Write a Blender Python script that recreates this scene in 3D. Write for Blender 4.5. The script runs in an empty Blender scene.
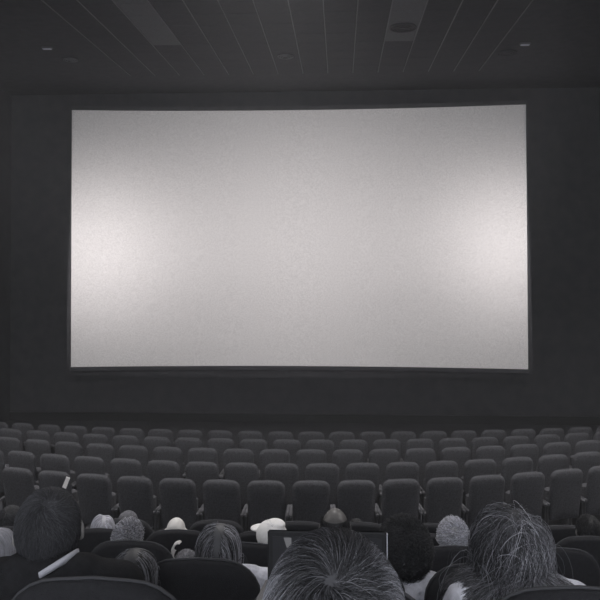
import bpy, math, random
import numpy as np
from mathutils import Vector, Matrix, Euler
random.seed(7)
rng = np.random.default_rng(11)
S = bpy.context.scene
COL = S.collection

# ------------------------------------------------------------------ camera
F = 690.0                        # focal length in pixels of the 600 px frame
EYE = Vector((1.08, 0.0, 4.40))
cd = bpy.data.cameras.new('camera'); cam = bpy.data.objects.new('camera', cd); COL.objects.link(cam)
cd.sensor_width = 36; cd.lens = F / 600 * 36
cd.shift_x = -0.0133; cd.shift_y = -0.0967
cd.clip_start = 0.05; cd.clip_end = 200
cam.location = EYE
YAW, PITCH, ROLL = 2.65, 1.0, -0.15
cam.matrix_world = (Matrix.Translation(EYE) @ Matrix.Rotation(math.radians(YAW), 4, 'Z') @
                    Matrix.Rotation(math.radians(90 + PITCH), 4, 'X') @ Matrix.Rotation(math.radians(ROLL), 4, 'Z'))
S.camera = cam
CMW = cam.matrix_world.copy()

def at(px, py, y):
    """world point on the plane Y = y seen at the photograph's pixel (px, py)"""
    v = Vector(((px - (300 - cd.shift_x * 600)) / F, -(py - (300 + cd.shift_y * 600)) / F, -1.0))
    d = CMW.to_3x3() @ v
    t = (y - EYE.y) / d.y
    return EYE + d * t

# ------------------------------------------------------------------ light
S.view_settings.view_transform = 'Standard'; S.view_settings.look = 'None'
S.view_settings.exposure = 0.0; S.view_settings.gamma = 1.0
S.view_settings.use_curve_mapping = False
S.cycles.use_light_tree = False; S.cycles.max_bounces = 6; S.cycles.diffuse_bounces = 4
w = bpy.data.worlds.new('world'); S.world = w; w.use_nodes = True
w.node_tree.nodes['Background'].inputs[0].default_value = (0.90, 0.94, 1.0, 1)
w.node_tree.nodes['Background'].inputs[1].default_value = 1.75

SCR_Y, SCR_TOP, SCR_BOT, SCR_W, SAG = 18.1, 8.27, 1.41, 12.0, 0.36

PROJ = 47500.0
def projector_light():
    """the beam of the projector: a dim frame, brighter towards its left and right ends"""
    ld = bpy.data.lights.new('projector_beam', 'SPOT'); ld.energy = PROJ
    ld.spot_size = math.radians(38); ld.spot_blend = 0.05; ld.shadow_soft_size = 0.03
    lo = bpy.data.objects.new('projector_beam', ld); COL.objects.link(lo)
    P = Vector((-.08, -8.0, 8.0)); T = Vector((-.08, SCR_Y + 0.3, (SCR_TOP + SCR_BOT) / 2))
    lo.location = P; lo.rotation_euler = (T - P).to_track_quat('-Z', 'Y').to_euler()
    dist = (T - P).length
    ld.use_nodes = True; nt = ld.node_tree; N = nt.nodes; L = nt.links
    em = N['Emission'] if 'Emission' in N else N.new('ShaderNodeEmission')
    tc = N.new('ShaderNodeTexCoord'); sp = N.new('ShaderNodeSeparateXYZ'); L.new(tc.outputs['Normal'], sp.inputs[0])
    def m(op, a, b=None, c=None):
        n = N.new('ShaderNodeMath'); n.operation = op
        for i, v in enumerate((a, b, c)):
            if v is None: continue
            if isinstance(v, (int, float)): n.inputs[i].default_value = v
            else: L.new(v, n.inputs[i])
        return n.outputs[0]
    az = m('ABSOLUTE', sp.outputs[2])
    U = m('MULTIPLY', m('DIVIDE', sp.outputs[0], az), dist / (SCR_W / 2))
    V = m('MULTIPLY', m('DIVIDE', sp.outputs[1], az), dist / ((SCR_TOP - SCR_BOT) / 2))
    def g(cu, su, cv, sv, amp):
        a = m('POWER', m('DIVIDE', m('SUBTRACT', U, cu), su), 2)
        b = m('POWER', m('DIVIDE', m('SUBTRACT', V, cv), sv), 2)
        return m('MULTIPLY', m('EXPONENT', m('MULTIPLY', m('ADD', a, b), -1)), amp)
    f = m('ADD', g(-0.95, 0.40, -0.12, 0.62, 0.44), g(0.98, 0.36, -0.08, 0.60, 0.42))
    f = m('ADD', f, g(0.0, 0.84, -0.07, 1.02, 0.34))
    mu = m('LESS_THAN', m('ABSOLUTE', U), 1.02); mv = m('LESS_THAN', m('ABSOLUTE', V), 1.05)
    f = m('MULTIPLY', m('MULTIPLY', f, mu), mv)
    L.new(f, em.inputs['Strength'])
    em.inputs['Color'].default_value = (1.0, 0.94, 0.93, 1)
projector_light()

def overhead_fill(x, y, z, watt, r=0.18):
    ld = bpy.data.lights.new('overhead_fill', 'AREA'); ld.shape = 'DISK'; ld.size = r * 2; ld.energy = watt; ld.spread = math.radians(125)
    ld.color = (1.0, 0.97, 0.95)
    lo = bpy.data.objects.new('overhead_fill_lamp', ld); COL.objects.link(lo); lo.location = (x, y, z)
FILL_W = 190  # unseen overhead lamps, added to top-light and rim-light the heads
for x, k in ((-5.6, 1.6), (0.4, 1.0), (6.4, 1.8)):
    overhead_fill(x, 8.0, 8.70, FILL_W * k)
for x in (-4, 4):
    overhead_fill(x, -1.5, 8.70, 30)

# ------------------------------------------------------------------ materials
MATS = {}
def mat(name, col, rough=0.8, spec=0.3, noise=0.0, nscale=30, bump=0.0, bscale=200, emit=None, metal=0.0, sheen=0.0):
    if name in MATS: return MATS[name]
    m = bpy.data.materials.new(name); m.use_nodes = True; nt = m.node_tree; N = nt.nodes; L = nt.links
    b = N['Principled BSDF']
    b.inputs['Base Color'].default_value = (*col, 1); b.inputs['Roughness'].default_value = rough
    b.inputs['Specular IOR Level'].default_value = spec; b.inputs['Metallic'].default_value = metal
    if sheen:
        b.inputs['Sheen Weight'].default_value = sheen; b.inputs['Sheen Roughness'].default_value = 0.5
    tc = N.new('ShaderNodeTexCoord')
    if noise:
        n = N.new('ShaderNodeTexNoise'); n.inputs['Scale'].default_value = nscale; n.inputs['Detail'].default_value = 4
        L.new(tc.outputs['Object'], n.inputs['Vector'])
        r = N.new('ShaderNodeValToRGB')
        r.color_ramp.elements[0].position = 0.3; r.color_ramp.elements[1].position = 0.7
        r.color_ramp.elements[0].color = (*[c * (1 - noise) for c in col], 1)
        r.color_ramp.elements[1].color = (*[min(1, c * (1 + noise)) for c in col], 1)
        L.new(n.outputs['Fac'], r.inputs['Fac']); L.new(r.outputs['Color'], b.inputs['Base Color'])
    if bump:
        n2 = N.new('ShaderNodeTexNoise'); n2.inputs['Scale'].default_value = bscale; n2.inputs['Detail'].default_value = 2
        L.new(tc.outputs['Object'], n2.inputs['Vector'])
        bp = N.new('ShaderNodeBump'); bp.inputs['Strength'].default_value = bump; bp.inputs['Distance'].default_value = 0.01
        L.new(n2.outputs['Fac'], bp.inputs['Height']); L.new(bp.outputs['Normal'], b.inputs['Normal'])
    if emit:
        b.inputs['Emission Color'].default_value = (*emit[0], 1); b.inputs['Emission Strength'].default_value = emit[1]
    MATS[name] = m
    return m

def hair_mat(name, dark, light, rough=0.55, spec=0.4):
    m = bpy.data.materials.new(name); m.use_nodes = True; nt = m.node_tree; N = nt.nodes; L = nt.links
    b = N['Principled BSDF']; a = N.new('ShaderNodeAttribute'); a.attribute_name = 'tone'
    r = N.new('ShaderNodeValToRGB')
    r.color_ramp.elements[0].color = (*dark, 1); r.color_ramp.elements[1].color = (*light, 1)
    L.new(a.outputs['Fac'], r.inputs['Fac']); L.new(r.outputs['Color'], b.inputs['Base Color'])
    b.inputs['Roughness'].default_value = rough; b.inputs['Specular IOR Level'].default_value = spec
    return m
def grey(v, tint=(0.98, 0.975, 1.08)): return tuple(v * t for t in tint)

M_WALL = mat('black_masking', grey(0.062), 0.95, 0.1, 0.15, 3, 0.3, 60)
M_SIDE = mat('dark_wall_fabric', grey(0.070), 0.95, 0.1, 0.15, 2, 0.3, 60)
M_FLOOR = mat('dark_carpet', grey(0.055), 1.0, 0.05, 0.3, 40, 0.6, 300)
M_CEIL = mat('dark_ceiling', grey(0.065), 0.95, 0.1, 0.12, 5)
M_TILE = mat('ceiling_tile', grey(0.060), 0.95, 0.1, 0.10, 9, 0.4, 120)
M_RAIL = mat('ceiling_rail', grey(0.15), 0.6, 0.3)
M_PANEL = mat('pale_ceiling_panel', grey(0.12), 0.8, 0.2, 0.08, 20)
M_BLACK = mat('black_plastic', grey(0.02), 0.5, 0.4)
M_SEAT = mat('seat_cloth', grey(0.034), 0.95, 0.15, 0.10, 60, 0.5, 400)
M_RIM_PIPE = mat('seat_rim_piping', grey(0.065), 0.8, 0.3)  # paler than the cloth: rim light on seat edges put into the colour
M_PLAST = mat('seat_plastic', grey(0.030), 0.55, 0.4)
M_ARM = mat('armrest_grey', grey(0.075), 0.6, 0.4)
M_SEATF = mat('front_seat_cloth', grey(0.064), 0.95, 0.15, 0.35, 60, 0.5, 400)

# ------------------------------------------------------------------ mesh helpers
def link(name, me, m=None, parent=None, smooth=True):
    if m is not None and not me.materials: me.materials.append(m)
    if smooth:
        for p in me.polygons: p.use_smooth = True
    o = bpy.data.objects.new(name, me); COL.objects.link(o)
    if parent is not None: o.parent = parent
    return o
def pymesh(name, V, Fc):
    me = bpy.data.meshes.new(name); me.from_pydata([tuple(v) for v in V], [], [tuple(f) for f in Fc]); me.update(); return me
class MB:
    def __init__(s): s.v = []; s.f = []
    def add(s, V, Fc):
        n = len(s.v); s.v += [tuple(v) for v in V]; s.f += [tuple(i + n for i in f) for f in Fc]; return s
    def box(s, x0, x1, y0, y1, z0, z1, rot=None, c=None):
        V = [Vector((x, y, z)) for z in (z0, z1) for y in (y0, y1) for x in (x0, x1)]
        if rot is not None: V = [rot @ (v - c) + c for v in V]
        return s.add(V, [(0, 2, 3, 1), (4, 5, 7, 6), (0, 1, 5, 4), (2, 6, 7, 3), (0, 4, 6, 2), (1, 3, 7, 5)])
    def rbox(s, x0, x1, y0, y1, z0, z1, b):
        """box with bevelled edges along the whole outline"""
        rings = []
        for z, k in ((z0, b), (z0 + b, 0), (z1 - b, 0), (z1, b)):
            X0, X1, Y0, Y1 = x0 + k, x1 - k, y0 + k, y1 - k
            c = b
            rings.append([(X0 + c, Y0, z), (X1 - c, Y0, z), (X1, Y0 + c, z), (X1, Y1 - c, z), (X1 - c, Y1, z), (X0 + c, Y1, z), (X0, Y1 - c, z), (X0, Y0 + c, z)])
        V = [p for r in rings for p in r]; Fc = [tuple(range(7, -1, -1)), tuple(range(24, 32))]
        for i in range(3):
            for j in range(8):
                k = (j + 1) % 8; Fc.append((i * 8 + j, i * 8 + k, i * 8 + 8 + k, i * 8 + 8 + j))
        return s.add(V, Fc)
    def tube(s, pts, r, n=6, closed=False):
        pts = [Vector(p) for p in pts]; m = len(pts); V = []; Fc = []
        for i, p in enumerate(pts):
            a = pts[(i - 1) % m] if (closed or i > 0) else p; b = pts[(i + 1) % m] if (closed or i < m - 1) else p
            t = (b - a).normalized(); up = Vector((0, 0, 1)) if abs(t.z) < 0.95 else Vector((1, 0, 0))
            if closed: up = Vector((0, 1, 0)) if abs(t.y) < 0.95 else up
            u = t.cross(up).normalized(); q = t.cross(u)
            rr = r[i] if isinstance(r, (list, tuple)) else r
            for k in range(n):
                a_ = 2 * math.pi * k / n; V.append(p + (u * math.cos(a_) + q * math.sin(a_)) * rr)
        for i in range(m if closed else m - 1):
            j = (i + 1) % m
            for k in range(n):
                l = (k + 1) % n; Fc.append((i * n + k, i * n + l, j * n + l, j * n + k))
        if not closed: Fc += [tuple(range(n)), tuple(range(m * n - 1, m * n - n - 1, -1))]
        return s.add(V, Fc)
    def ell(s, c, r, nu=16, nv=12, rot=None):
        V = []; Fc = []
        c = Vector(c)
        for i in range(nv + 1):
            th = math.pi * i / nv
            for j in range(nu):
                ph = 2 * math.pi * j / nu
                p = Vector((r[0] * math.sin(th) * math.cos(ph), r[1] * math.sin(th) * math.sin(ph), r[2] * math.cos(th)))
                if rot is not None: p = rot @ p
                V.append(c + p)
                if i in (0, nv): break
        def idx(i, j): return 0 if i == 0 else (1 + (nv - 1) * nu if i == nv else 1 + (i - 1) * nu + j % nu)
        for i in range(nv):
            for j in range(nu):
                if i == 0: Fc.append((0, idx(1, j), idx(1, j + 1)))
                elif i == nv - 1: Fc.append((idx(i, j), idx(nv, 0), idx(i, j + 1)))
                else: Fc.append((idx(i, j), idx(i + 1, j), idx(i + 1, j + 1), idx(i, j + 1)))
        return s.add(V, Fc)
    def cap(s, a, b, ra, rb, n=12):
        """tapered capsule"""
        a = Vector(a); b = Vector(b); t = (b - a); Ln = t.length; t.normalize()
        pts = []; rr = []
        for k in range(5):
            th = math.pi / 2 * k / 4 ; pts.append(a - t * ra * math.cos(th)); rr.append(max(ra * math.sin(th), ra * 0.02))
        for k in range(5):
            th = math.pi / 2 * k / 4; pts.append(b + t * rb * math.sin(th)); rr.append(max(rb * math.cos(th), rb * 0.02))
        return s.tube(pts, rr, n)
    def build(s, name, m=None, parent=None, smooth=False):
        return link(name, pymesh(name, s.v, s.f), m, parent, smooth)

def empty(name, loc=(0, 0, 0), rz=0, scale=1):
    o = bpy.data.objects.new(name, None); COL.objects.link(o); o.location = loc; o.rotation_euler = (0, 0, rz)
    o.scale = (scale,) * 3; o.empty_display_size = 0.1; return o
def tag(o, label=None, cat=None, group=None, kind=None):
    if label: o['label'] = label
    if cat: o['category'] = cat
    if group: o['group'] = group
    if kind: o['kind'] = kind
    return o
KIDS = {}
def copy_tree(root, loc, rz, kids):
    r = root.copy(); COL.objects.link(r); r.location = loc; r.rotation_euler = (0, 0, rz)
    for ch, gks in kids:
        c = ch.copy(); COL.objects.link(c); c.parent = r
        for g in gks:
            d = g.copy(); COL.objects.link(d); d.parent = c
    return r
def kids_of(root):
    ch = [o for o in bpy.data.objects if o.parent is root or o.parent == root]
    return [(c, [g for g in bpy.data.objects if g.parent == c]) for c in ch]

# ------------------------------------------------------------------ room
XL, XR, YB, YF = -8.0, 8.0, -3.0, 18.66
ceil_z = 8.80
def on_ceiling(px, py):
    v = CMW.to_3x3() @ Vector(((px - (300 - cd.shift_x * 600)) / F, -(py - (300 + cd.shift_y * 600)) / F, -1.0))
    return EYE + v * ((ceil_z - EYE.z) / v.z)
CELL = (on_ceiling(499, 0).x - on_ceiling(289, 0).x) / 6     # seven neighbouring rails measured in the photo
GX0 = on_ceiling(323, 0).x - 8 * CELL; NCOL, NROW = 15, 12
GY1 = on_ceiling(327, 73).y
GY0 = GY1 - NROW * CELL
ceiling = tag(MB().box(XL, XR, YB, YF + .3, ceil_z + 0.02, ceil_z + 0.15).build('ceiling', M_CEIL), kind='structure')
wall_front = tag(MB().box(XL - .1, XR + .1, YF, YF + .15, -.3, ceil_z + 0.1).build('wall_front', M_WALL), kind='structure')
tag(MB().box(XL - .15, XL, YB, YF, -.3, ceil_z + .1).build('wall_left', M_SIDE), kind='structure')
tag(MB().box(XR, XR + .15, YB, YF, -.3, ceil_z + .1).build('wall_right', M_SIDE), kind='structure')

SEAT_H = 1.10
# rows: depth of the seat backs at the room's middle, drop of seat tops below the eye
TIER = [(0.74, 0.45), (1.68, None), (2.66, None), (3.62, None), (4.57, None), (5.52, None)]
TY = {1: 584, 2: 561.5, 3: 544.5, 4: 532.5, 5: 522}
tiers = []
for i, (d, dr) in enumerate(TIER):
    z = EYE.z - dr if dr else at(300, TY[i], d).z
    tiers.append((d, z - SEAT_H))
FR = [(8.85, 481.5), (9.90, 464), (10.95, 450), (12.0, 440), (13.05, 432)]
RCS = [14, 16, 19, 23, 30]
front = [(d, at(320, y, d).z - SEAT_H) for d, y in FR]
prof = [(-3.0, EYE.z - 1.25), (0.28, EYE.z - 1.25)]
for i, (d, z) in enumerate(tiers):
    prof.append((d - 0.40 if i else 0.28, z)); 
    nxt = tiers[i + 1][0] - 0.40 if i + 1 < len(tiers) else d + 0.75
    prof.append((nxt, z))
zf = front[0][1]
prof.append((prof[-1][0], (prof[-1][1] + zf) / 2)); prof.append((prof[-1][0] + .3, prof[-1][1])); prof.append((prof[-1][0], zf))
prof.append((front[0][0] + 0.9, zf))
for (d, z) in front[1:]:
    prof.append((d + .4, z))
prof.append((YF, front[-1][1] - 0.08))
# remove duplicates in order
pv = []
for p in prof:
    if not pv or (abs(p[0] - pv[-1][0]) + abs(p[1] - pv[-1][1])) > 1e-4: pv.append(p)
V = []; Fc = []
for x in (XL, XR):
    V += [(x, y, z) for y, z in pv]
n = len(pv); V += [(XL, -3, -.6), (XL, YF, -.6), (XR, -3, -.6), (XR, YF, -.6)]
for i in range(n - 1): Fc.append((i, i + n, i + n + 1, i + 1))
Fc += [tuple(range(n)) + (2 * n + 1, 2 * n), tuple(range(2 * n - 1, n - 1, -1)) + (2 * n + 2, 2 * n + 3), (2 * n, 2 * n + 1, 2 * n + 3, 2 * n + 2)]
tag(link('floor', pymesh('floor', V, Fc), M_FLOOR, smooth=False), kind='structure')
def floor_z(y):
    z = pv[0][1]
    for i in range(n - 1):
        (y0, z0), (y1, z1) = pv[i], pv[i + 1]
        if y0 <= y <= y1 and y1 > y0: return z0 + (z1 - z0) * (y - y0) / (y1 - y0)
    return z
tag(MB().box(XL, XR, YF - .06, YF, floor_z(YF - .05) - .01, floor_z(YF - .05) + .22).build('baseboard_front', M_BLACK), kind='structure')

# ceiling tiles and rails
tb = MB().rbox(-CELL / 2 + .012, CELL / 2 - .012, -CELL / 2 + .004, CELL / 2 - .004, -.02, 0.0, .004)
tile_me = pymesh('ceiling_tile', tb.v, tb.f); tile_me.materials.append(M_TILE)
pan_me = pymesh('ceiling_panel', tb.v, tb.f); pan_me.materials.append(M_PANEL)
def cell_of(px, py):
    p = on_ceiling(px, py); return int((p.x - GX0) // CELL), int((p.y - GY0) // CELL)
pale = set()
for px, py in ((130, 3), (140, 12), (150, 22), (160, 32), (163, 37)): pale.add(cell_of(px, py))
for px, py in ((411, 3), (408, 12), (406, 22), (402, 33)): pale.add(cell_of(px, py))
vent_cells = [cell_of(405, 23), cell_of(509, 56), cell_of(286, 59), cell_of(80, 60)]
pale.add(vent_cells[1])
for i in range(NCOL - 1):
    for j in range(NROW):
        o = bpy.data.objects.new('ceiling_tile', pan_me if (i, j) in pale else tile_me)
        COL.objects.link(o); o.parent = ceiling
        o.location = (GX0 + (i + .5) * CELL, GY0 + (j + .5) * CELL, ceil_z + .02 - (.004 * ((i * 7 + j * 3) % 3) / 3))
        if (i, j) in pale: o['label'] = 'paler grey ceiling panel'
rb = MB().box(-.009, .009, GY0, GY1, -.028, 0)
rail_me = pymesh('ceiling_rail', rb.v, rb.f); rail_me.materials.append(M_RAIL)
for i in range(NCOL):
    o = bpy.data.objects.new('ceiling_rail', rail_me); COL.objects.link(o); o.parent = ceiling
    o.location = (GX0 + i * CELL, 0, ceil_z + .02)
M_VENT = mat('vent_dark', grey(0.05), 0.7, 0.2)
def vent(cell, label, r, m_ring):
    e = empty('ceiling_vent', (GX0 + (cell[0] + .5) * CELL, GY0 + (cell[1] + .5) * CELL, ceil_z))
    tag(e, label, 'vent')
    b = MB(); 
    for k, rr in enumerate((r, r * .72, r * .45)):
        b.tube([(rr * math.cos(a), rr * math.sin(a), -.022 - .012 * k) for a in [2 * math.pi * q / 28 for q in range(28)]], .014, 6, True)
    b.build('ring', m_ring, e, True)
    d = MB(); d.tube([(0, 0, -.001), (0, 0, -.012)], r * 1.0, 28); d.build('disc', M_VENT, e)
vent(vent_cells[0], 'dark round ceiling vent set in the pale panels right of the middle', .25, M_VENT)
vent(vent_cells[1], 'round ceiling vent in a paler square above the screen\'s right top corner', .20, M_CEIL)
vent(vent_cells[2], 'small round ceiling vent near the middle above the screen\'s top edge', .17, M_RAIL)
vent(vent_cells[3], 'faint round ceiling vent above the screen\'s left top corner', .15, M_RAIL)
for px, py, lb in ((525, 44, 'small pale ceiling lamp bar on the right, above the screen\'s right corner'), (47, 48, 'small pale ceiling lamp bar at far left of the ceiling')):
    p = on_ceiling(px, py)
    e = empty('ceiling_light', (p.x, p.y, ceil_z + .02)); tag(e, lb, 'ceiling light')
    MB().rbox(-.11, .11, -.05, .05, -.035, 0, .006).build('housing', M_RAIL, e)
    MB().rbox(-.09, .09, -.035, .035, -.05, -.035, .004).build('diffuser', mat('lamp_diffuser', grey(.8), .5, .4), e)

# ------------------------------------------------------------------ screen
def screen():
    e = empty('cinema_screen', (-0.08, SCR_Y, SCR_BOT)); tag(e, 'huge glowing pale rectangular cinema screen, blank and slightly curved', 'screen')
    nx, nz = 48, 4; H = SCR_TOP - SCR_BOT
    hw = SCR_W / 2
    def P(u, v, dy=0, grow=0):     # u -1..1 , v 0..1
        x = u * (hw + grow); z = v * (H + 2 * grow) - grow
        return (x, SAG * (1 - u * u) + dy, z)
    V = []; Fc = []
    for j in range(nz + 1):
        for i in range(nx + 1): V.append(P(i / nx * 2 - 1, j / nz))
    for j in range(nz + 1):
        for i in range(nx + 1): V.append(P(i / nx * 2 - 1, j / nz, .02))
    K = (nx + 1) * (nz + 1)
    for j in range(nz):
        for i in range(nx):
            a = j * (nx + 1) + i; Fc.append((a, a + 1, a + nx + 2, a + nx + 1)); Fc.append((a + K, a + K + nx + 1, a + K + nx + 2, a + K + 1))
    m = mat('screen_vinyl', (.86, .845, .845), .9, .1, .10, 26, 0, emit=((1.0, .955, .945), .04))
    link('screen_surface', pymesh('screen_surface', V, Fc), m, e)
    b = MB()
    for (v, z0, z1) in ((0, -.10, -.004), (1, H + .004, H + .10)):
        for i in range(nx):
            u0, u1 = i / nx * 2 - 1, (i + 1) / nx * 2 - 1
            p, q = P(u0, 0), P(u1, 0)
            b.add([(p[0], p[1] - .03, z0), (q[0], q[1] - .03, z0), (q[0], q[1] + .05, z0), (p[0], p[1] + .05, z0),
                   (p[0], p[1] - .03, z1), (q[0], q[1] - .03, z1), (q[0], q[1] + .05, z1), (p[0], p[1] + .05, z1)],
                  [(0, 3, 2, 1), (4, 5, 6, 7), (0, 1, 5, 4), (2, 3, 7, 6)])
    b.box(-hw - .1, -hw - .004, -.03, .05, -.1, H + .1); b.box(hw + .004, hw + .1, -.03, .05, -.1, H + .1)
    b.build('screen_frame', M_WALL, e)
    for x in (-5.2, -2.6, 0, 2.6, 5.2):
        yy = SAG * (1 - (x / hw) ** 2)
        MB().box(x - .03, x + .03, yy + .03, .555, H * .5 - .03, H * .5 + .03).build('mounting_bracket', M_BLACK, e)
screen()

# ------------------------------------------------------------------ seats
def seat_outline(w0, w1, z0, z1, r, inset=0.0, n=7):
    """rounded outline of a backrest seen from behind (x, z), counter-clockwise"""
    pts = []
    a, b = w0 / 2 - inset, w1 / 2 - inset; zb, zt = z0 + inset, z1 - inset; r_ = max(.02, r - inset)
    rb_ = .04
    for k in range(n): t = -math.pi / 2 + math.pi / 2 * k / (n - 1); pts.append((a - rb_ + rb_ * math.cos(t), zb + rb_ + rb_ * math.sin(t)))
    for k in range(n): t = math.pi / 2 * k / (n - 1); pts.append((b - r_ + r_ * math.cos(t), zt - r_ + r_ * math.sin(t)))
    pts.append((0, zt + .006))
    for k in range(n): t = math.pi / 2 + math.pi / 2 * k / (n - 1); pts.append((-b + r_ + r_ * math.cos(t), zt - r_ + r_ * math.sin(t)))
    for k in range(n): t = math.pi + math.pi / 2 * k / (n - 1); pts.append((-a + rb_ + rb_ * math.cos(t), zb + rb_ + rb_ * math.sin(t)))
    return pts
REC = math.radians(9)
def rec(p, piv=.42):
    x, y, z = p; dz = z - piv
    return (x, y * math.cos(REC) - dz * math.sin(REC) + 0.11 , piv + dz * math.cos(REC) + y * math.sin(REC))
def make_seat(name, cloth, up, detail):
    e = empty(name)
    CR = .14 if detail else .105
    rings = []; W0, W1, Z0, Z1 = .46, (.465 if detail else .485), .40, 1.105
    for ins, y in ((.15, -.040), (.05, -.037), (.016, -.028), (.002, -.012), (.0, .0), (.006, .014), (.05, .038), (.15, .050)):
        rings.append([rec((x, y, z)) for x, z in seat_outline(W0, W1, Z0, Z1, CR, ins)])
    m = len(rings[0]); V = [p for r in rings for p in r]; Fc = [tuple(range(m)), tuple(range(len(V) - 1, len(V) - m - 1, -1))]
    for i in range(len(rings) - 1):
        for j in range(m):
            k = (j + 1) % m; Fc.append((i * m + j, i * m + m + j, i * m + m + k, i * m + k))
    link('backrest', pymesh('backrest', V, Fc), cloth, e)
    MB().tube([rec((x, .002, z)) for x, z in seat_outline(W0, W1, Z0, Z1, CR, -.001)], .0045, 5, True).build('rim_piping', M_RIM_PIPE, e, True)
    if up: b = MB().rbox(-.215, .215, .16, .26, .40, .80, .025)
    else: b = MB().rbox(-.215, .215, .10, .56, .33, .445, .03)
    b.build('seat_cushion', cloth, e, False)
    for s in (-1, 1):
        x = s * .265
        ar = MB().rbox(x - .021, x + .021, .02, .40, .62, .665, .012).build('armrest', M_ARM, e)
        if detail:
            MB().tube([(x + .0 + .019 * math.cos(a), .37 + .019 * math.sin(a), .667) for a in [2 * math.pi * q / 12 for q in range(12)]], .004, 5, True).build('cup_holder', M_PLAST, ar, True)
        MB().rbox(x - .018, x + .018, .06, .28, 0, .622, .008).build('side_panel', M_PLAST, e)
    return e
proto = {}
def seat_proto(up, frontal):
    k = (up, frontal)
    if k not in proto:
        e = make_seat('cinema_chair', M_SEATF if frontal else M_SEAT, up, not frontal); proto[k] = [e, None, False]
        bpy.context.view_layer.update(); proto[k][1] = kids_of(e)
    return proto[k]
def place_seat(x, y, z, rz, up, frontal, label, group=None):
    pr = seat_proto(up, frontal)
    if not pr[2]: o = pr[0]; pr[2] = True; o.location = (x, y, z); o.rotation_euler = (0, 0, rz)
    else: o = copy_tree(pr[0], (x, y, z), rz, pr[1])
    tag(o, label, 'chair', group); return o
ORD = 'first second third fourth fifth sixth seventh eighth ninth tenth eleventh twelfth thirteenth fourteenth fifteenth sixteenth seventeenth eighteenth nineteenth twentieth twenty-first twenty-second twenty-third twenty-fourth twenty-fifth'.split()
PITCH_S = .58
rowname = ['nearest row beyond the cross aisle', 'second row beyond the cross aisle', 'third row beyond the cross aisle', 'fourth row beyond the cross aisle', 'farthest row of seats, below the screen']
def project_x(p):
    q = CMW.inverted() @ Vector(p); return (300 - cd.shift_x * 600) + F * q.x / -q.z
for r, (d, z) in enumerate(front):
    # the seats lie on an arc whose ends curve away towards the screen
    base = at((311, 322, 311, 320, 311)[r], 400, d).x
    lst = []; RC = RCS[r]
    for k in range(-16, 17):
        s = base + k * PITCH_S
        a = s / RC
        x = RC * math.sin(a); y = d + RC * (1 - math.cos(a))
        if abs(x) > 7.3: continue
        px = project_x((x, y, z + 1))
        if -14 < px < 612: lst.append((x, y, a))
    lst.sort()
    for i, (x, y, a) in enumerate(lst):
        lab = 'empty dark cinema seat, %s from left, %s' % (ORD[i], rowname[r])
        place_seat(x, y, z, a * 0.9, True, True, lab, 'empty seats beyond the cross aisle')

# stepped rows nearer the camera: (row, pixel of the seat middle, label)
NEAR = [
 (0, 333, 'dark cinema seat of the grey-haired person nearest the camera'),
 (1, 93, 'dark rounded cinema seat back behind the man with the white collar'),
 (1, 336, 'dark cinema seat hidden behind the nearest grey-haired head'),
 (1, 580, 'dark rounded seat back in front of the camera at bottom right, beside the long-haired woman'),
 (2, 53, 'dark cinema seat in front of the left man, at the photo\'s left edge'),
 (2, 199, 'dark cinema seat with the short-bobbed woman sitting in it'),
 (2, 344, 'dark cinema seat of the curly-haired man behind the nearest head'),
 (2, 488, 'dark cinema seat between the curly-haired man and the long-haired woman'),
 (3, 18, 'dark seat at the left edge, in front of the left man\'s head'),
 (3, 130, 'dark cinema seat behind the person with grey curly hair'),
 (3, 243, 'dark cinema seat just beyond the short-bobbed woman'),
 (3, 350, 'dark seat of the balding man with a pointed crown'),
 (3, 455, 'dark cinema seat of the white-haired person right of middle'),
 (3, 555, 'dark rounded seat back just right of the long-haired woman'),
 (4, 12, 'dark cinema seat of the dark-haired person at far left'),
 (4, 99, 'dark cinema seat of the fair-haired person left of the grey curls'),
 (4, 178, 'dark cinema seat of the bald man'),
 (4, 265, 'dark empty seat beyond the person in the white cap, fifth row from camera'),
 (4, 338, 'dark empty seat beyond the balding man with the pointed crown'),
 (4, 425, 'dark empty seat left of the white-haired person, one row farther'),
 (4, 505, 'dark seat hidden beyond the long-haired woman\'s head'),
 (4, 590, 'dark seat at the right edge, behind the dark-haired head there'),
 (5, 22, 'dark seat at far left in the last row before the cross aisle'),
 (5, 124, 'dark cinema seat of the hooded person beyond the grey curls'),
 (5, 216, 'dark empty seat beyond the short-bobbed woman, last row before the cross aisle'),
 (5, 300, 'dark empty seat right of the white cap, last row before the cross aisle'),
 (5, 360, 'dark seat of the low dark head right of the balding man'),
 (5, 430, 'dark empty seat left of the white hair, last row before the cross aisle'),
 (5, 498, 'dark empty seat beyond the long-haired woman, last row before the cross aisle'),
 (5, 566, 'dark empty seat near the right edge, last row before the cross aisle'),
]
def row_xy(row, px):
    d, z = tiers[row]
    x = at(px, 560, d).x
    return x, d, z
for row, px, lab in NEAR:
    x, d, z = row_xy(row, px)
    # backs stand a bit behind the origin: seat top lies at about d
    place_seat(x, d, z, 0, False, False, lab, None)

# ------------------------------------------------------------------ people
def remesh(mb, voxel, name, smooth=2):
    me = pymesh(name, mb.v, mb.f); o = bpy.data.objects.new('tmp', me); COL.objects.link(o)
    r = o.modifiers.new('r', 'REMESH'); r.mode = 'VOXEL'; r.voxel_size = voxel; r.use_smooth_shade = True
    s = o.modifiers.new('s', 'SMOOTH'); s.iterations = smooth; s.factor = .5
    dg = bpy.context.evaluated_depsgraph_get(); ev = o.evaluated_get(dg)
    out = bpy.data.meshes.new_from_object(ev); out.name = name
    bpy.data.objects.remove(o); bpy.data.meshes.remove(me)
    for p in out.polygons: p.use_smooth = True
    return out

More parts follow.
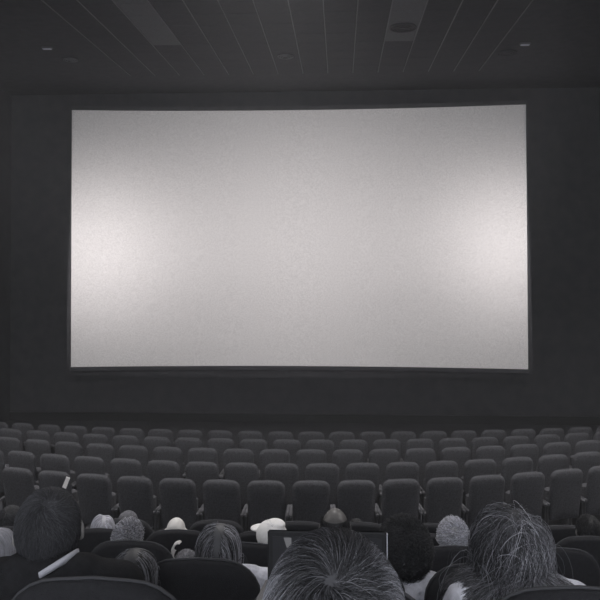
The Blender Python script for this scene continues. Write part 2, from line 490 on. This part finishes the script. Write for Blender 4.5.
HC = Vector((0, -.012, 1.217)); HR = Vector((.0805, .101, .096)); PIV = Vector((0, -.03, 1.10))
def head_prims(b, R, HO, hs=1.0, fat=0, ears=True):
    b0 = b; b = MB()
    def T(p): return R @ (Vector(p) - PIV) + PIV + HO
    R3 = R
    b.ell(T((0, -.005, 1.218)), (.075 + fat, .093 + fat, .092 + fat), 24, 16, R3)
    b.ell(T((0, -.035, 1.218)), (.071 + fat, .070 + fat, .078 + fat), 20, 14, R3)
    b.ell(T((0, .035, 1.165)), (.058, .058, .078), 18, 12, R3)
    b.ell(T((0, .048, 1.118)), (.042, .042, .032), 16, 10, R3)
    b.ell(T((0, .072, 1.206)), (.052, .020, .012), 14, 8, R3)          # brow
    b.cap(T((0, .091, 1.198)), T((0, .112, 1.163)), .008, .013, 10)     # nose
    b.ell(T((0, .090, 1.132)), (.024, .010, .006), 12, 8, R3)           # lips
    b.ell(T((0, .088, 1.122)), (.020, .010, .006), 12, 8, R3)
    for s in (-1, 1):
        b.ell(T((s * .045, .055, 1.165)), (.022, .025, .022), 10, 8, R3)   # cheek
        if ears:
            rr = R3 @ Euler((0, 0, s * .45)).to_matrix()
            b.ell(T((s * .086, -.004, 1.195)), (.009, .023, .034), 12, 10, rr)
            b.ell(T((s * .080, -.002, 1.174)), (.009, .013, .014), 10, 8, rr)
    top = PIV + HO + Vector((0, 0, .2))      # heads narrower or wider about the crown
    b0.add([top + (Vector(v) - top) * hs for v in b.v], b.f)
def hand(b, w, f, nrm, s, curl=.5):
    """palm + five fingers from wrist w, fingers along f, palm facing nrm, s = thumb side along side vector"""
    f = f.normalized(); nrm = (nrm - f * nrm.dot(f)).normalized(); sd = f.cross(nrm).normalized() * s
    for k in range(4):
        off = (k - 1.5) * .021
        b.cap(w + f * .01 + sd * off * .6, w + f * .085 + sd * off, .013, .012, 8)
    for k, ln in enumerate((.062, .078, .085, .075)):
        off = (k - 1.5) * .0225; p = w + f * .088 + sd * off; a = curl * .6
        for q, rr in ((.45, .0092), (.32, .0085), (.23, .0075)):
            dirv = f * math.cos(a) + nrm * math.sin(a); p2 = p + dirv * ln * q
            b.cap(p, p2, rr, rr * .93, 8); p = p2; a += curl
    p = w + f * .025 + sd * .026; p2 = p + (f * .6 + sd * .8).normalized() * .035; p3 = p2 + (f * .8 + nrm * .6 + sd * .1).normalized() * .03
    b.cap(p, p2, .014, .011, 8); b.cap(p2, p3, .011, .009, 8)
def arm_joints(s, target, wide=1.0):
    sh = Vector((s * .185 * wide, -.045, 1.0)); t = Vector(target); d = t - sh; L1, L2 = .29, .26
    D = min(d.length, L1 + L2 - .005); t = sh + d.normalized() * D
    a = (L1 * L1 - L2 * L2 + D * D) / (2 * D); h = math.sqrt(max(0, L1 * L1 - a * a))
    dn = d.normalized(); low = Vector((s * .45, -.1, -1)); low = (low - dn * low.dot(dn)).normalized()
    return sh, sh + dn * a + low * h, t
def person(label, px, py_top, y, row, cloth, skin, pose='lap', yaw=0, tilt=0, nod=0, vox=.009, floor=None, hand_l=None, hand_r=None, wide=1.0, collar=None, grow=0.0, HO=(0, .02, -.03), lean=0.0, hs=1.0):
    """seated figure whose head top is seen at (px, py_top) at depth y (head middle)"""
    top = at(px, py_top, y); fz = tiers[row][1] if floor is None else floor
    sc = (top.z - grow - fz) / (1.313 + HO[2])
    HO = Vector((HO[0] - lean / sc, HO[1], HO[2])); ex, ey = top.x + lean, y - HO[1] * sc
    e = empty('person', (ex, ey, fz), 0, sc); tag(e, label, 'person'); e['_ho'] = tuple(HO); e['_hs'] = hs
    inv = Matrix.Translation((ex, ey, fz)) @ Matrix.Scale(sc, 4); inv.invert()
    R = (Matrix.Rotation(math.radians(-yaw), 3, 'Z') @ Matrix.Rotation(math.radians(tilt), 3, 'Y') @ Matrix.Rotation(math.radians(nod), 3, 'X'))
    b = MB(); head_prims(b, R, HO, hs)
    b.cap((0, -.04, .98), R @ (Vector((0, -.02, 1.15)) - PIV) + PIV + HO, .060, .054, 16)
    jo = {}
    for s in (-1, 1):
        tg = hand_l if s < 0 else hand_r
        tg = (inv @ Vector(tg)) if tg is not None else Vector((s * .15, .27, .69))
        jo[s] = arm_joints(s, tg, min(wide, 1.1))
    def torso(q, g):
        q.ell((0, .0, .56), (.17 * wide + g, .125 + g, .12 + g)); q.ell((0, .0, .72), (.15 * wide + g, .11 + g, .16 + g)); q.ell((0, -.025, .89), (.165 * wide + g, .112 + g, .17 + g))
        q.cap((-.15 * wide, -.04, .995), (.15 * wide, -.04, .995), .058 + g, .058 + g, 14)
        q.cap((-.09, -.045, 1.03), (.09, -.045, 1.03), .040 + g, .040 + g, 12)
        for s in (-1, 1):
            a, c, d = jo[s]; q.cap(a, c, .052 + g, .042 + g); q.cap(c, d - (d - c).normalized() * (.02 if g else 0), .041 + g, (.028 if not g else .034))
    def legs(q, g):
        for s in (-1, 1):
            q.cap((s * .085, .04, .535), (s * .115, .44, .525), .082 + g, .060 + g); q.cap((s * .115, .45, .52), (s * .12, .47, .13), .056 + g, .040 + g)
    torso(b, 0); legs(b, 0)
    for s in (-1, 1):
        a, c, d = jo[s]
        if (hand_l if s < 0 else hand_r) is not None: hand(b, d, (Vector((0, .3, 1))), Vector((-s, .2, 0)), -1 if s > 0 else 1, .75)
        else: hand(b, d, (d - c) + Vector((0, 0, -.05)), Vector((0, 0, -1)), s, .35)
        b.cap((s * .12, .47, .12), (s * .12, .62, .055), .038, .034)
    me = remesh(b, vox, 'body'); o = link('body', me, skin, e)
    for s in (-1, 1):
        ep = R @ (Vector((s * .030, .083, 1.19)) - PIV) + PIV + HO
        tp = PIV + HO + Vector((0, 0, .2)); ep = tp + (ep - tp) * hs
        MB().ell(ep, (.011, .011, .011), 10, 8).build('eye', mat('eye_white', (.6, .6, .6), .3), e, True)
    q = MB(); torso(q, .012)
    link('jacket' if cloth.name.startswith('dark') else 'shirt', remesh(q, vox * 1.2, 'shirt', 3), cloth, e)
    q = MB(); legs(q, .012); q.ell((0, .0, .545), (.183 * wide, .137, .12))
    link('trousers', remesh(q, vox * 1.6, 'trousers', 3), mat('dark_trousers', grey(.02), .9), e)
    q = MB()
    for s in (-1, 1): q.cap((s * .12, .455, .05), (s * .12, .62, .045), .047, .042, 12)
    q.build('shoes', mat('black_leather', grey(.02), .4), e, True)
    if collar:
        q = MB(); pts = []; 
        for k in range(24):
            a = 2 * math.pi * k / 24
            pts.append((.064 * math.cos(a), -.034 + .064 * math.sin(a), 1.056 + collar[1] * math.cos(a) + .012 * -math.sin(a)))
        V = [(x, y_, z - .022) for x, y_, z in pts] + [(x * .95, (y_ + .034) * .95 - .034, z - .004) for x, y_, z in pts] + [(x * .87, (y_ + .034) * .87 - .034, z - .004) for x, y_, z in pts] + [(x * .9, (y_ + .034) * .9 - .034, z - .02) for x, y_, z in pts]
        Fc = [(i + 24 * r, (i + 1) % 24 + 24 * r, (i + 1) % 24 + 24 * ((r + 1) % 4), i + 24 * ((r + 1) % 4)) for i in range(24) for r in range(4)]
        link('collar', pymesh('collar', V, Fc), collar[0], e)
    return e, R, sc

def strands(e, R, name, material, count, length, thick, whorl=(0, -.55, .83), swirl=.5, lift=.012, droop=0.0, curl=0.0, curlf=3.0, seg=7,
            hairline=0.0, tone=None, jitter=.25, shoulders=0, part=None, cap_lift=.004, bald=0.0, grow=1.0, ends=0.0, flare=None, fringe=0.0, lenvar=.35, short=False):
    """hair as real strands (three-sided tapering tubes) rooted on the scalp"""
    hr = np.array(HR) * grow; hc = np.array(HC)
    P = []
    pts = rng.normal(size=(count * 3, 3)); pts /= np.linalg.norm(pts, axis=1)[:, None]
    yy, zz = pts[:, 1], pts[:, 2]
    HL = [-.60, -.52, -.02, .12, .52, .62] if short else [-.72, -.66, -.15, .05, .52, .62]
    zmin = np.interp(yy, [-1, -.35, 0, .25, .55, 1], HL) + hairline
    keep = zz > zmin
    if bald: keep &= zz < bald
    pts = pts[keep][:count]; n_ = len(pts)
    wv = np.array(whorl, float); wv /= np.linalg.norm(wv)
    L = length * (1 + lenvar * (rng.random(n_) - .5) * 2)
    pos = hc + pts * hr; path = [pos.copy()]
    nrm0 = pts / hr; nrm0 /= np.linalg.norm(nrm0, axis=1)[:, None]
    if part is not None:
        fl = np.stack([np.sign(pts[:, 0] - part) * np.ones(n_), np.full(n_, -.15), np.full(n_, -.4)], 1)
    else:
        fl = pts - wv; away = fl / (np.linalg.norm(fl, axis=1)[:, None] + 1e-6)
        fl = away + swirl * np.cross(np.broadcast_to(wv, away.shape), away) * np.exp(-((pts - wv) ** 2).sum(1) * 2)[:, None]
    fl += rng.normal(size=(n_, 3)) * jitter
    d = fl.copy(); ph = rng.random(n_) * 6.28; L_ = L[:, None]
    u1 = np.cross(nrm0, [0.3, .2, 1.]); u1 /= np.linalg.norm(u1, axis=1)[:, None] + 1e-6
    lf = lift * (.6 + .8 * rng.random(n_))
    for k in range(1, seg + 1):
        rel = (pos - hc) / hr; rl = np.linalg.norm(rel, axis=1)
        nn = rel / hr; nn /= np.linalg.norm(nn, axis=1)[:, None]
        t = k / seg
        close = (rl < 1.35)[:, None]
        dt = d - nn * (d * nn).sum(1)[:, None] * close
        dt /= np.linalg.norm(dt, axis=1)[:, None] + 1e-6
        dt = dt + nn * (lift / (L_ * .5 + 1e-4)) * (1 - t) * .8
        dt[:, 2] -= droop * (t ** .7 + .3)
        if flare is not None: dt += np.array(flare) * max(0, t - .55)
        dt /= np.linalg.norm(dt, axis=1)[:, None] + 1e-6
        pos = pos + dt * L_ / seg
        rel = (pos - hc) / hr; rl = np.linalg.norm(rel, axis=1)
        minr = 1 + lf / hr.mean() * min(1, 3 * t)
        bad = rl < minr
        pos[bad] = hc + rel[bad] / rl[bad][:, None] * minr[bad][:, None] * hr
        if shoulders:
            # neck and shoulders push the hair out
            r2 = np.array([shoulders, .115, .085]); ho_ = np.array(e['_ho']); c2 = np.array([0, -.04, 1.0]) - ho_
            q = (pos - c2) / r2; ql = np.linalg.norm(q, axis=1); bb = ql < 1.06; pos[bb] = c2 + q[bb] / ql[bb][:, None] * 1.06 * r2
            rad = pos[:, :2] - np.array([0, -.03]) + ho_[:2] * .5; rr = np.linalg.norm(rad, axis=1); bb = (rr < .068) & (pos[:, 2] < 1.15) & (pos[:, 2] > 1.0 - ho_[2])
            pos[bb, :2] = np.array([0, -.03]) - ho_[:2] * .5 + rad[bb] / rr[bb][:, None] * .068
        out = pos.copy()
        if curl: out += curl * (u1 * np.sin(ph + curlf * t * 6.28)[:, None] + nrm0 * np.cos(ph + curlf * t * 6.28)[:, None] * .8) * min(1, t * 2)
        path.append(out)
        d = dt
    path = np.array(path)              # seg+1, n, 3
    K = seg + 1
    tn = np.gradient(path, axis=0); tn /= np.linalg.norm(tn, axis=2)[:, :, None] + 1e-9
    ref = np.broadcast_to(nrm0, tn.shape); u = np.cross(tn, ref); u /= np.linalg.norm(u, axis=2)[:, :, None] + 1e-9; v = np.cross(tn, u)
    rad = thick * np.linspace(1, .25, K) ** .8
    ringv = []
    for a in (0, 2.094, 4.189):
        ringv.append(path + (u * math.cos(a) + v * math.sin(a)) * rad[:, None, None])
    VV = np.stack(ringv, 2)            # K, n, 3(ring), 3
    VV = VV.transpose(1, 0, 2, 3).reshape(-1, 3)
    base = (np.arange(n_) * K * 3)[:, None, None]
    kk = np.arange(K - 1)[None, :, None] * 3; rr_ = np.arange(3)[None, None, :]; r2_ = (rr_ + 1) % 3
    q = np.stack([base + kk + rr_, base + kk + r2_, base + kk + 3 + r2_, base + kk + 3 + rr_], -1).reshape(-1, 4)
    tn_ = rng.random(n_)
    if tone is not None: tn_ = tone(pts, tn_)
    tv = np.repeat(np.clip(tn_, 0, 1), K * 3)
    # scalp cap below the strands
    cb = MB(); nu, nv = 40, 26; ids = {}; CV = []; CF = []
    def sp(i, j): th = math.pi * i / nv; ph_ = 2 * math.pi * j / nu; return np.array([math.sin(th) * math.cos(ph_), math.sin(th) * math.sin(ph_), math.cos(th)])
    for i in range(nv):
        for j in range(nu):
            m_ = sp(i + .5, j + .5); zm = np.interp(m_[1], [-1, -.35, 0, .25, .55, 1], HL) + hairline
            if m_[2] > zm and (not bald or m_[2] < bald):
                f_ = []
                for (a, c) in ((i, j), (i + 1, j), (i + 1, j + 1), (i, j + 1)):
                    if (a, c % nu) not in ids: ids[(a, c % nu)] = len(CV); CV.append(hc + sp(a, c) * (hr + cap_lift))
                    f_.append(ids[(a, c % nu)])
                CF.append(f_)
    if len(CV):
        CV = np.array(CV); nb = len(VV); VV = np.vstack([VV, CV]); tv = np.concatenate([tv, np.full(len(CV), min(.10, float(tn_.mean()) * .55))])
    # head rotation
    Rm = np.array(R); pv_ = np.array(PIV); VV = (VV - pv_) @ Rm.T + pv_ + np.array(e['_ho'])
    tp = pv_ + np.array(e['_ho']) + np.array([0, 0, .2]); VV = tp + (VV - tp) * e['_hs']
    me = bpy.data.meshes.new(name); nq = len(q)
    faces = q.tolist() + [[x + nb for x in f_] for f_ in CF]
    me.from_pydata(VV.tolist(), [], faces); me.update()
    at_ = me.attributes.new('tone', 'FLOAT', 'POINT'); at_.data.foreach_set('value', tv.astype(np.float32))
    o = link(name, me, material, e); o['kind'] = 'stuff'
    return o

SK = mat('skin', (.30, .285, .28), .55, .4); SKB = mat('pale_skin', (.60, .58, .57), .5, .4); SKD = mat('tan_skin', (.11, .105, .103), .5, .4)
C_DARK = mat('dark_jacket', grey(.020), .9, .2, .2, 50, .4, 300)
C_BLK = mat('dark_shirt', grey(.018), .9, .2)
C_PALE = mat('pale_shirt', grey(.72), .9, .2, .25, 25, .4, 80)
C_GREY = mat('grey_shirt', grey(.20), .9, .2, .25, 25)
C_WHITE = mat('white_cloth', (.9, .88, .87), .9, .2, .04, 60, .3, 200)
H_DARK = hair_mat('dark_hair', grey(.012), grey(.06))
H_BRN = hair_mat('brown_hair', grey(.018), grey(.13))
H_SALT = hair_mat('salt_and_pepper_hair', grey(.010), grey(.75))
H_GREY = hair_mat('grey_hair', grey(.09), grey(.75))
H_WHITE = hair_mat('white_hair', grey(.30), grey(.95))
H_STREAK_RIM = hair_mat('streaked_rim_hair', grey(.014), grey(.85))

# 1 the head nearest the camera, holding up a tablet
tab_c = at(327, 531, 1.33); TW, TH = .228, .165
tab_c.z -= TH / 2
e, R, sc = person('person with short grey-flecked hair nearest the camera, at bottom middle', 334, 541, .88, 0, C_BLK, SK, nod=8, vox=.008,
                  hand_l=(tab_c.x - TW / 2 - .012, 1.31, tab_c.z - TH / 2 - .05), hand_r=(tab_c.x + TW / 2 + .012, 1.31, tab_c.z - TH / 2 - .05))
def near_rim_tone(p, r): return .03 + r ** 3 * .3 + 2.4 * np.clip(np.abs(p[:, 0] - .03) - .36, 0, 1) ** 1.1 * (.15 + r ** 1.5)  # greyer sides, lightened further to paint in rim light
strands(e, R, 'hair', H_SALT, 15000, .050, .00050, whorl=(-.02, -.42, .9), swirl=1.1, lift=.012, droop=.05, seg=6, tone=near_rim_tone, jitter=.20, cap_lift=.003)
t = empty('tablet', (tab_c.x, 1.33, tab_c.z)); tag(t, 'black tablet held up in front of the nearest person', 'tablet')
MB().rbox(-TW / 2, TW / 2, -.004, .004, -TH / 2, TH / 2, .003).build('body_shell', M_BLACK, t)
MB().box(-TW / 2 + .010, TW / 2 - .010, -.0052, -.0042, -TH / 2 + .012, TH / 2 - .010).build('display', mat('tablet_glass', grey(.035), .35, .4), t)
MB().add([(-.083, -.0056, .071), (-.068, -.0056, .071), (-.068, -.0056, .045), (-.077, -.0056, .052)], [(0, 1, 2, 3)]).build('display_picture', mat('display_picture', grey(.10), .4, .3, emit=((1, 1, 1), .08)), t)
q = MB().box(TW / 2 - .0005, TW / 2 + .0012, -.004, .004, -TH / 2 + .02, TH / 2 - .003); q.build('metal_edge', mat('bright_metal', grey(.7), .5, .5, metal=.6), t)

# 2 man on the left with the white collar
e, R, sc = person('man in dark jacket with short dark hair and white collar, at left', 55, 489, 1.92, 1, C_DARK, SK, yaw=-14, tilt=-4, vox=.008, collar=(mat('white_collar', grey(.5), .8, .2), .036), wide=.98, HO=(0, .035, -.095), grow=.006, hs=.97, lean=.03)
strands(e, R, 'hair', H_SALT, 9000, .028, .0006, whorl=(.1, -.5, .85), swirl=.7, lift=.008, seg=5, jitter=.3, short=True,
        tone=lambda p, r: .05 + r ** 2 * .16)

# 3 long-haired woman on the right
e, R, sc = person('woman with long tousled light-streaked hair and pale top, at right', 507, 506, 1.92, 1, C_PALE, SKB, yaw=18, vox=.009, wide=.76, grow=.014, HO=(0, .03, -.095), lean=.015)
strands(e, R, 'hair', H_STREAK_RIM, 6800, .29, .0008, part=.15, lift=.022, droop=.75, seg=16, jitter=.55, shoulders=.175, curl=.014, curlf=1.6, lenvar=.35,
        flare=(.35, -.15, .15), tone=lambda p, r: .03 + r ** 3 * .35 + .9 * np.clip(p[:, 0] - .1, 0, 1) * r)  # right-hand strands lighter: rim light painted into the tone, over random streaks
ear = at(548, 538, 1.90)
k = MB().ell((0, 0, 0), (.006, .006, .009), 12, 8).build('earring', mat('pearl', grey(.9), .3, .6), e, True)
k.location = ((ear.x - e.location.x) / sc, (ear.y - e.location.y) / sc, (ear.z - e.location.z) / sc)

# 4 curly-haired man right of the nearest head
e, R, sc = person('person with dark bushy curly hair right of the nearest head', 405, 521, 2.88, 2, C_PALE, SK, yaw=-8, vox=.010, grow=.02, wide=1.0, HO=(0, .03, -.07), lean=.01)
strands(e, R, 'hair', H_BRN, 6000, .06, .0012, swirl=.4, lift=.022, curl=.009, curlf=1.5, seg=8, jitter=.7, grow=1.12, tone=lambda p, r: r * .5)

# 5 bobbed woman
e, R, sc = person('woman with a dark straight chin-length bob and pale shirt, left of middle', 219, 525, 2.88, 2, C_PALE, SKB, vox=.010, wide=1.1, grow=.006, lean=.06, HO=(0, .03, -.10))
strands(e, R, 'hair', H_SALT, 4200, .20, .0012, part=.1, lift=.012, droop=.9, seg=12, jitter=.35, lenvar=.08, grow=1.08, tone=lambda p, r: r ** 2 * .7)

# 6 fair streaked long-haired child between seats
e, R, sc = person('child with long straight fair-streaked hair, just right of the left man', 135, 549, 2.62, 2, C_BLK, SKB, vox=.011, wide=.75, grow=.006)
strands(e, R, 'hair', hair_mat('fair_streaked_hair', grey(.02), grey(.30)), 3600, .26, .0014, part=0, lift=.012, droop=.9, seg=12, jitter=.15, lenvar=.1, grow=1.04, tone=lambda p, r: (r > .6) * r)

# 7 pale-haired person at the left edge
e, R, sc = person('person with pale loose hair cut off by the left edge', -6, 528, 2.88, 2, C_BLK, SKB, vox=.011, grow=.006)
strands(e, R, 'hair', H_WHITE, 3600, .17, .0010, part=0, lift=.014, droop=.8, seg=10, jitter=.2, lenvar=.15, grow=1.03, tone=lambda p, r: r * .6)

# 8.. the rows farther down
def far(label, px, py, row, cloth, skin, hm, n_, ln, style='short', yaw=0, d=None, grow=1.0, th=.0014, lift=.010, **kw):
    y = (tiers[row][0] + .20) if d is None else d
    e, R, sc = person(label, px, py, y, row, cloth, skin, yaw=yaw, vox=.013, grow=.008, **kw)
    if style == 'short': strands(e, R, 'hair', hm, n_, ln, th, lift=lift, seg=5, jitter=.4, grow=grow, short=True, tone=lambda p, r: r * .8)
    if style == 'curly': strands(e, R, 'hair', hm, n_, ln, th * 1.6, lift=lift * 1.8, seg=7, jitter=.8, curl=.011, curlf=1.4, grow=grow, tone=lambda p, r: r ** 1.5)
    if style == 'streak': strands(e, R, 'hair', hm, n_, ln, th * 1.5, part=.1, lift=lift * 1.3, droop=.8, seg=8, jitter=.3, grow=grow, tone=lambda p, r: r ** 2)
    return e, R, sc
far('person with dark hair at the far left, beyond the left man', 11, 506, 4, C_BLK, SK, H_BRN, 2500, .03)
far('person with fair swept hair, left of the grey curls', 104, 515, 4, C_BLK, SKB, H_WHITE, 1600, .12, 'streak', yaw=-20)
e, R, sc = far('person in a dark grey knitted hat beyond the grey curls', 128, 511, 5, C_BLK, SK, H_DARK, 800, .02)
MB().ell(Vector((0, -.01, 1.222)) + Vector(e['_ho']), (.098, .112, .104), 20, 14).build('knitted_hat', mat('grey_knit', grey(.12), .95, .1, .4, 60, .6, 90), e, True)
far('person with short grey curly hair, left part of the picture', 128, 519, 3, C_BLK, SKB, H_GREY, 1700, .035, 'curly', yaw=10, grow=.86)
e, R, sc = person('bald man with a pale bare scalp, left of middle', 176, 517.5, 4.78, 4, C_BLK, mat('scalp', (.62, .60, .585), .5, .35), vox=.009)
e, R, sc = person('small child with grey hair low behind a seat, left of the bob', 186, 551, 3.75, 3, C_GREY, SKB, vox=.010, grow=.005, hand_l=at(172, 562, 3.66))
strands(e, R, 'hair', H_GREY, 2000, .025, .0012, seg=5, tone=lambda p, r: r * .5)

# white cap
e, R, sc = far('person wearing a bright white cap, left of the nearest head', 274, 520, 3, C_BLK, SKB, H_WHITE, 700, .015, yaw=-35)
q = MB(); q.ell((0, -.01, 1.232), (.094, .114, .092), 24, 14); q.cap((-.03, .10, 1.235), (.03, .10, 1.235), .018, .018, 10); q.ell((0, .135, 1.232), (.07, .065, .012), 18, 10); q.ell((0, -.09, 1.20), (.05, .04, .05), 14, 10); q.ell((.02, -.02, 1.30), (.06, .07, .03), 14, 10)
me = remesh(q, .006, 'cap', 2)
for v in me.vertices: v.co = R @ (v.co - PIV) + PIV + Vector(e['_ho'])
link('cap', me, C_WHITE, e)

# balding pointed crown
e, R, sc = person('balding man with a pointed bare crown beyond the nearest head', 335, 508, 3.83, 3, C_BLK, SKD, vox=.010)
body = [o for o in bpy.data.objects if o.parent == e and o.name.startswith('body')][0]
zt = 1.25 + e['_ho'][2]
for v in body.data.vertices:
    if v.co.z > zt:
        k = (v.co.z - zt) / .06; v.co.x *= 1 - .12 * k
strands(e, R, 'hair', H_DARK, 1800, .018, .0012, seg=4, bald=.45, lift=.005, short=True)
far('person with low dark head just right of the balding man', 356, 519, 5, C_BLK, SKD, H_DARK, 1500, .025)
far('person with bright white curly hair, right of middle', 453, 518, 3, C_BLK, SKB, H_WHITE, 1900, .04, 'curly', grow=.86)
far('person with short dark hair at the right edge, beyond the seats', 588, 515, 4, C_BLK, SK, H_DARK, 2500, .025)

# pale strip of paper on a seat beyond the left man's head
a = at(64, 488, 8.80)
pc = MB().box(-.026, .026, -.002, .002, 0, .15, Matrix.Rotation(math.radians(22), 3, 'Y'), Vector((0, 0, 0))).build('paper_strip', C_WHITE)
pc.location = a; tag(pc, 'small pale paper strip sticking up beyond the left man\'s head', 'paper')
# wall lamp at the left
a = at(4, 406, 15.5)
e = empty('wall_lamp', (XL, a.y, a.z)); tag(e, 'small pale unlit wall lamp at the left edge below the screen', 'wall lamp')
MB().rbox(0, .05, -.06, .06, -.09, .09, .01).build('back_plate', M_RAIL, e)
MB().rbox(.05, .13, -.05, .05, -.06, .06, .015).build('shade', M_PANEL, e)

# thin haze in the hall, added to lift the dark tones
hm = bpy.data.materials.new('haze'); hm.use_nodes = True; nt = hm.node_tree; nt.nodes.remove(nt.nodes['Principled BSDF'])
vs = nt.nodes.new('ShaderNodeVolumeScatter'); vs.inputs['Density'].default_value = 0.0028; vs.inputs['Color'].default_value = (.95, .96, 1, 1)
nt.links.new(vs.outputs[0], nt.nodes['Material Output'].inputs['Volume'])
hz = MB().box(XL + .01, XR - .01, YB + .02, YF - .01, -.2, ceil_z - .05).build('haze', hm); hz['kind'] = 'stuff'
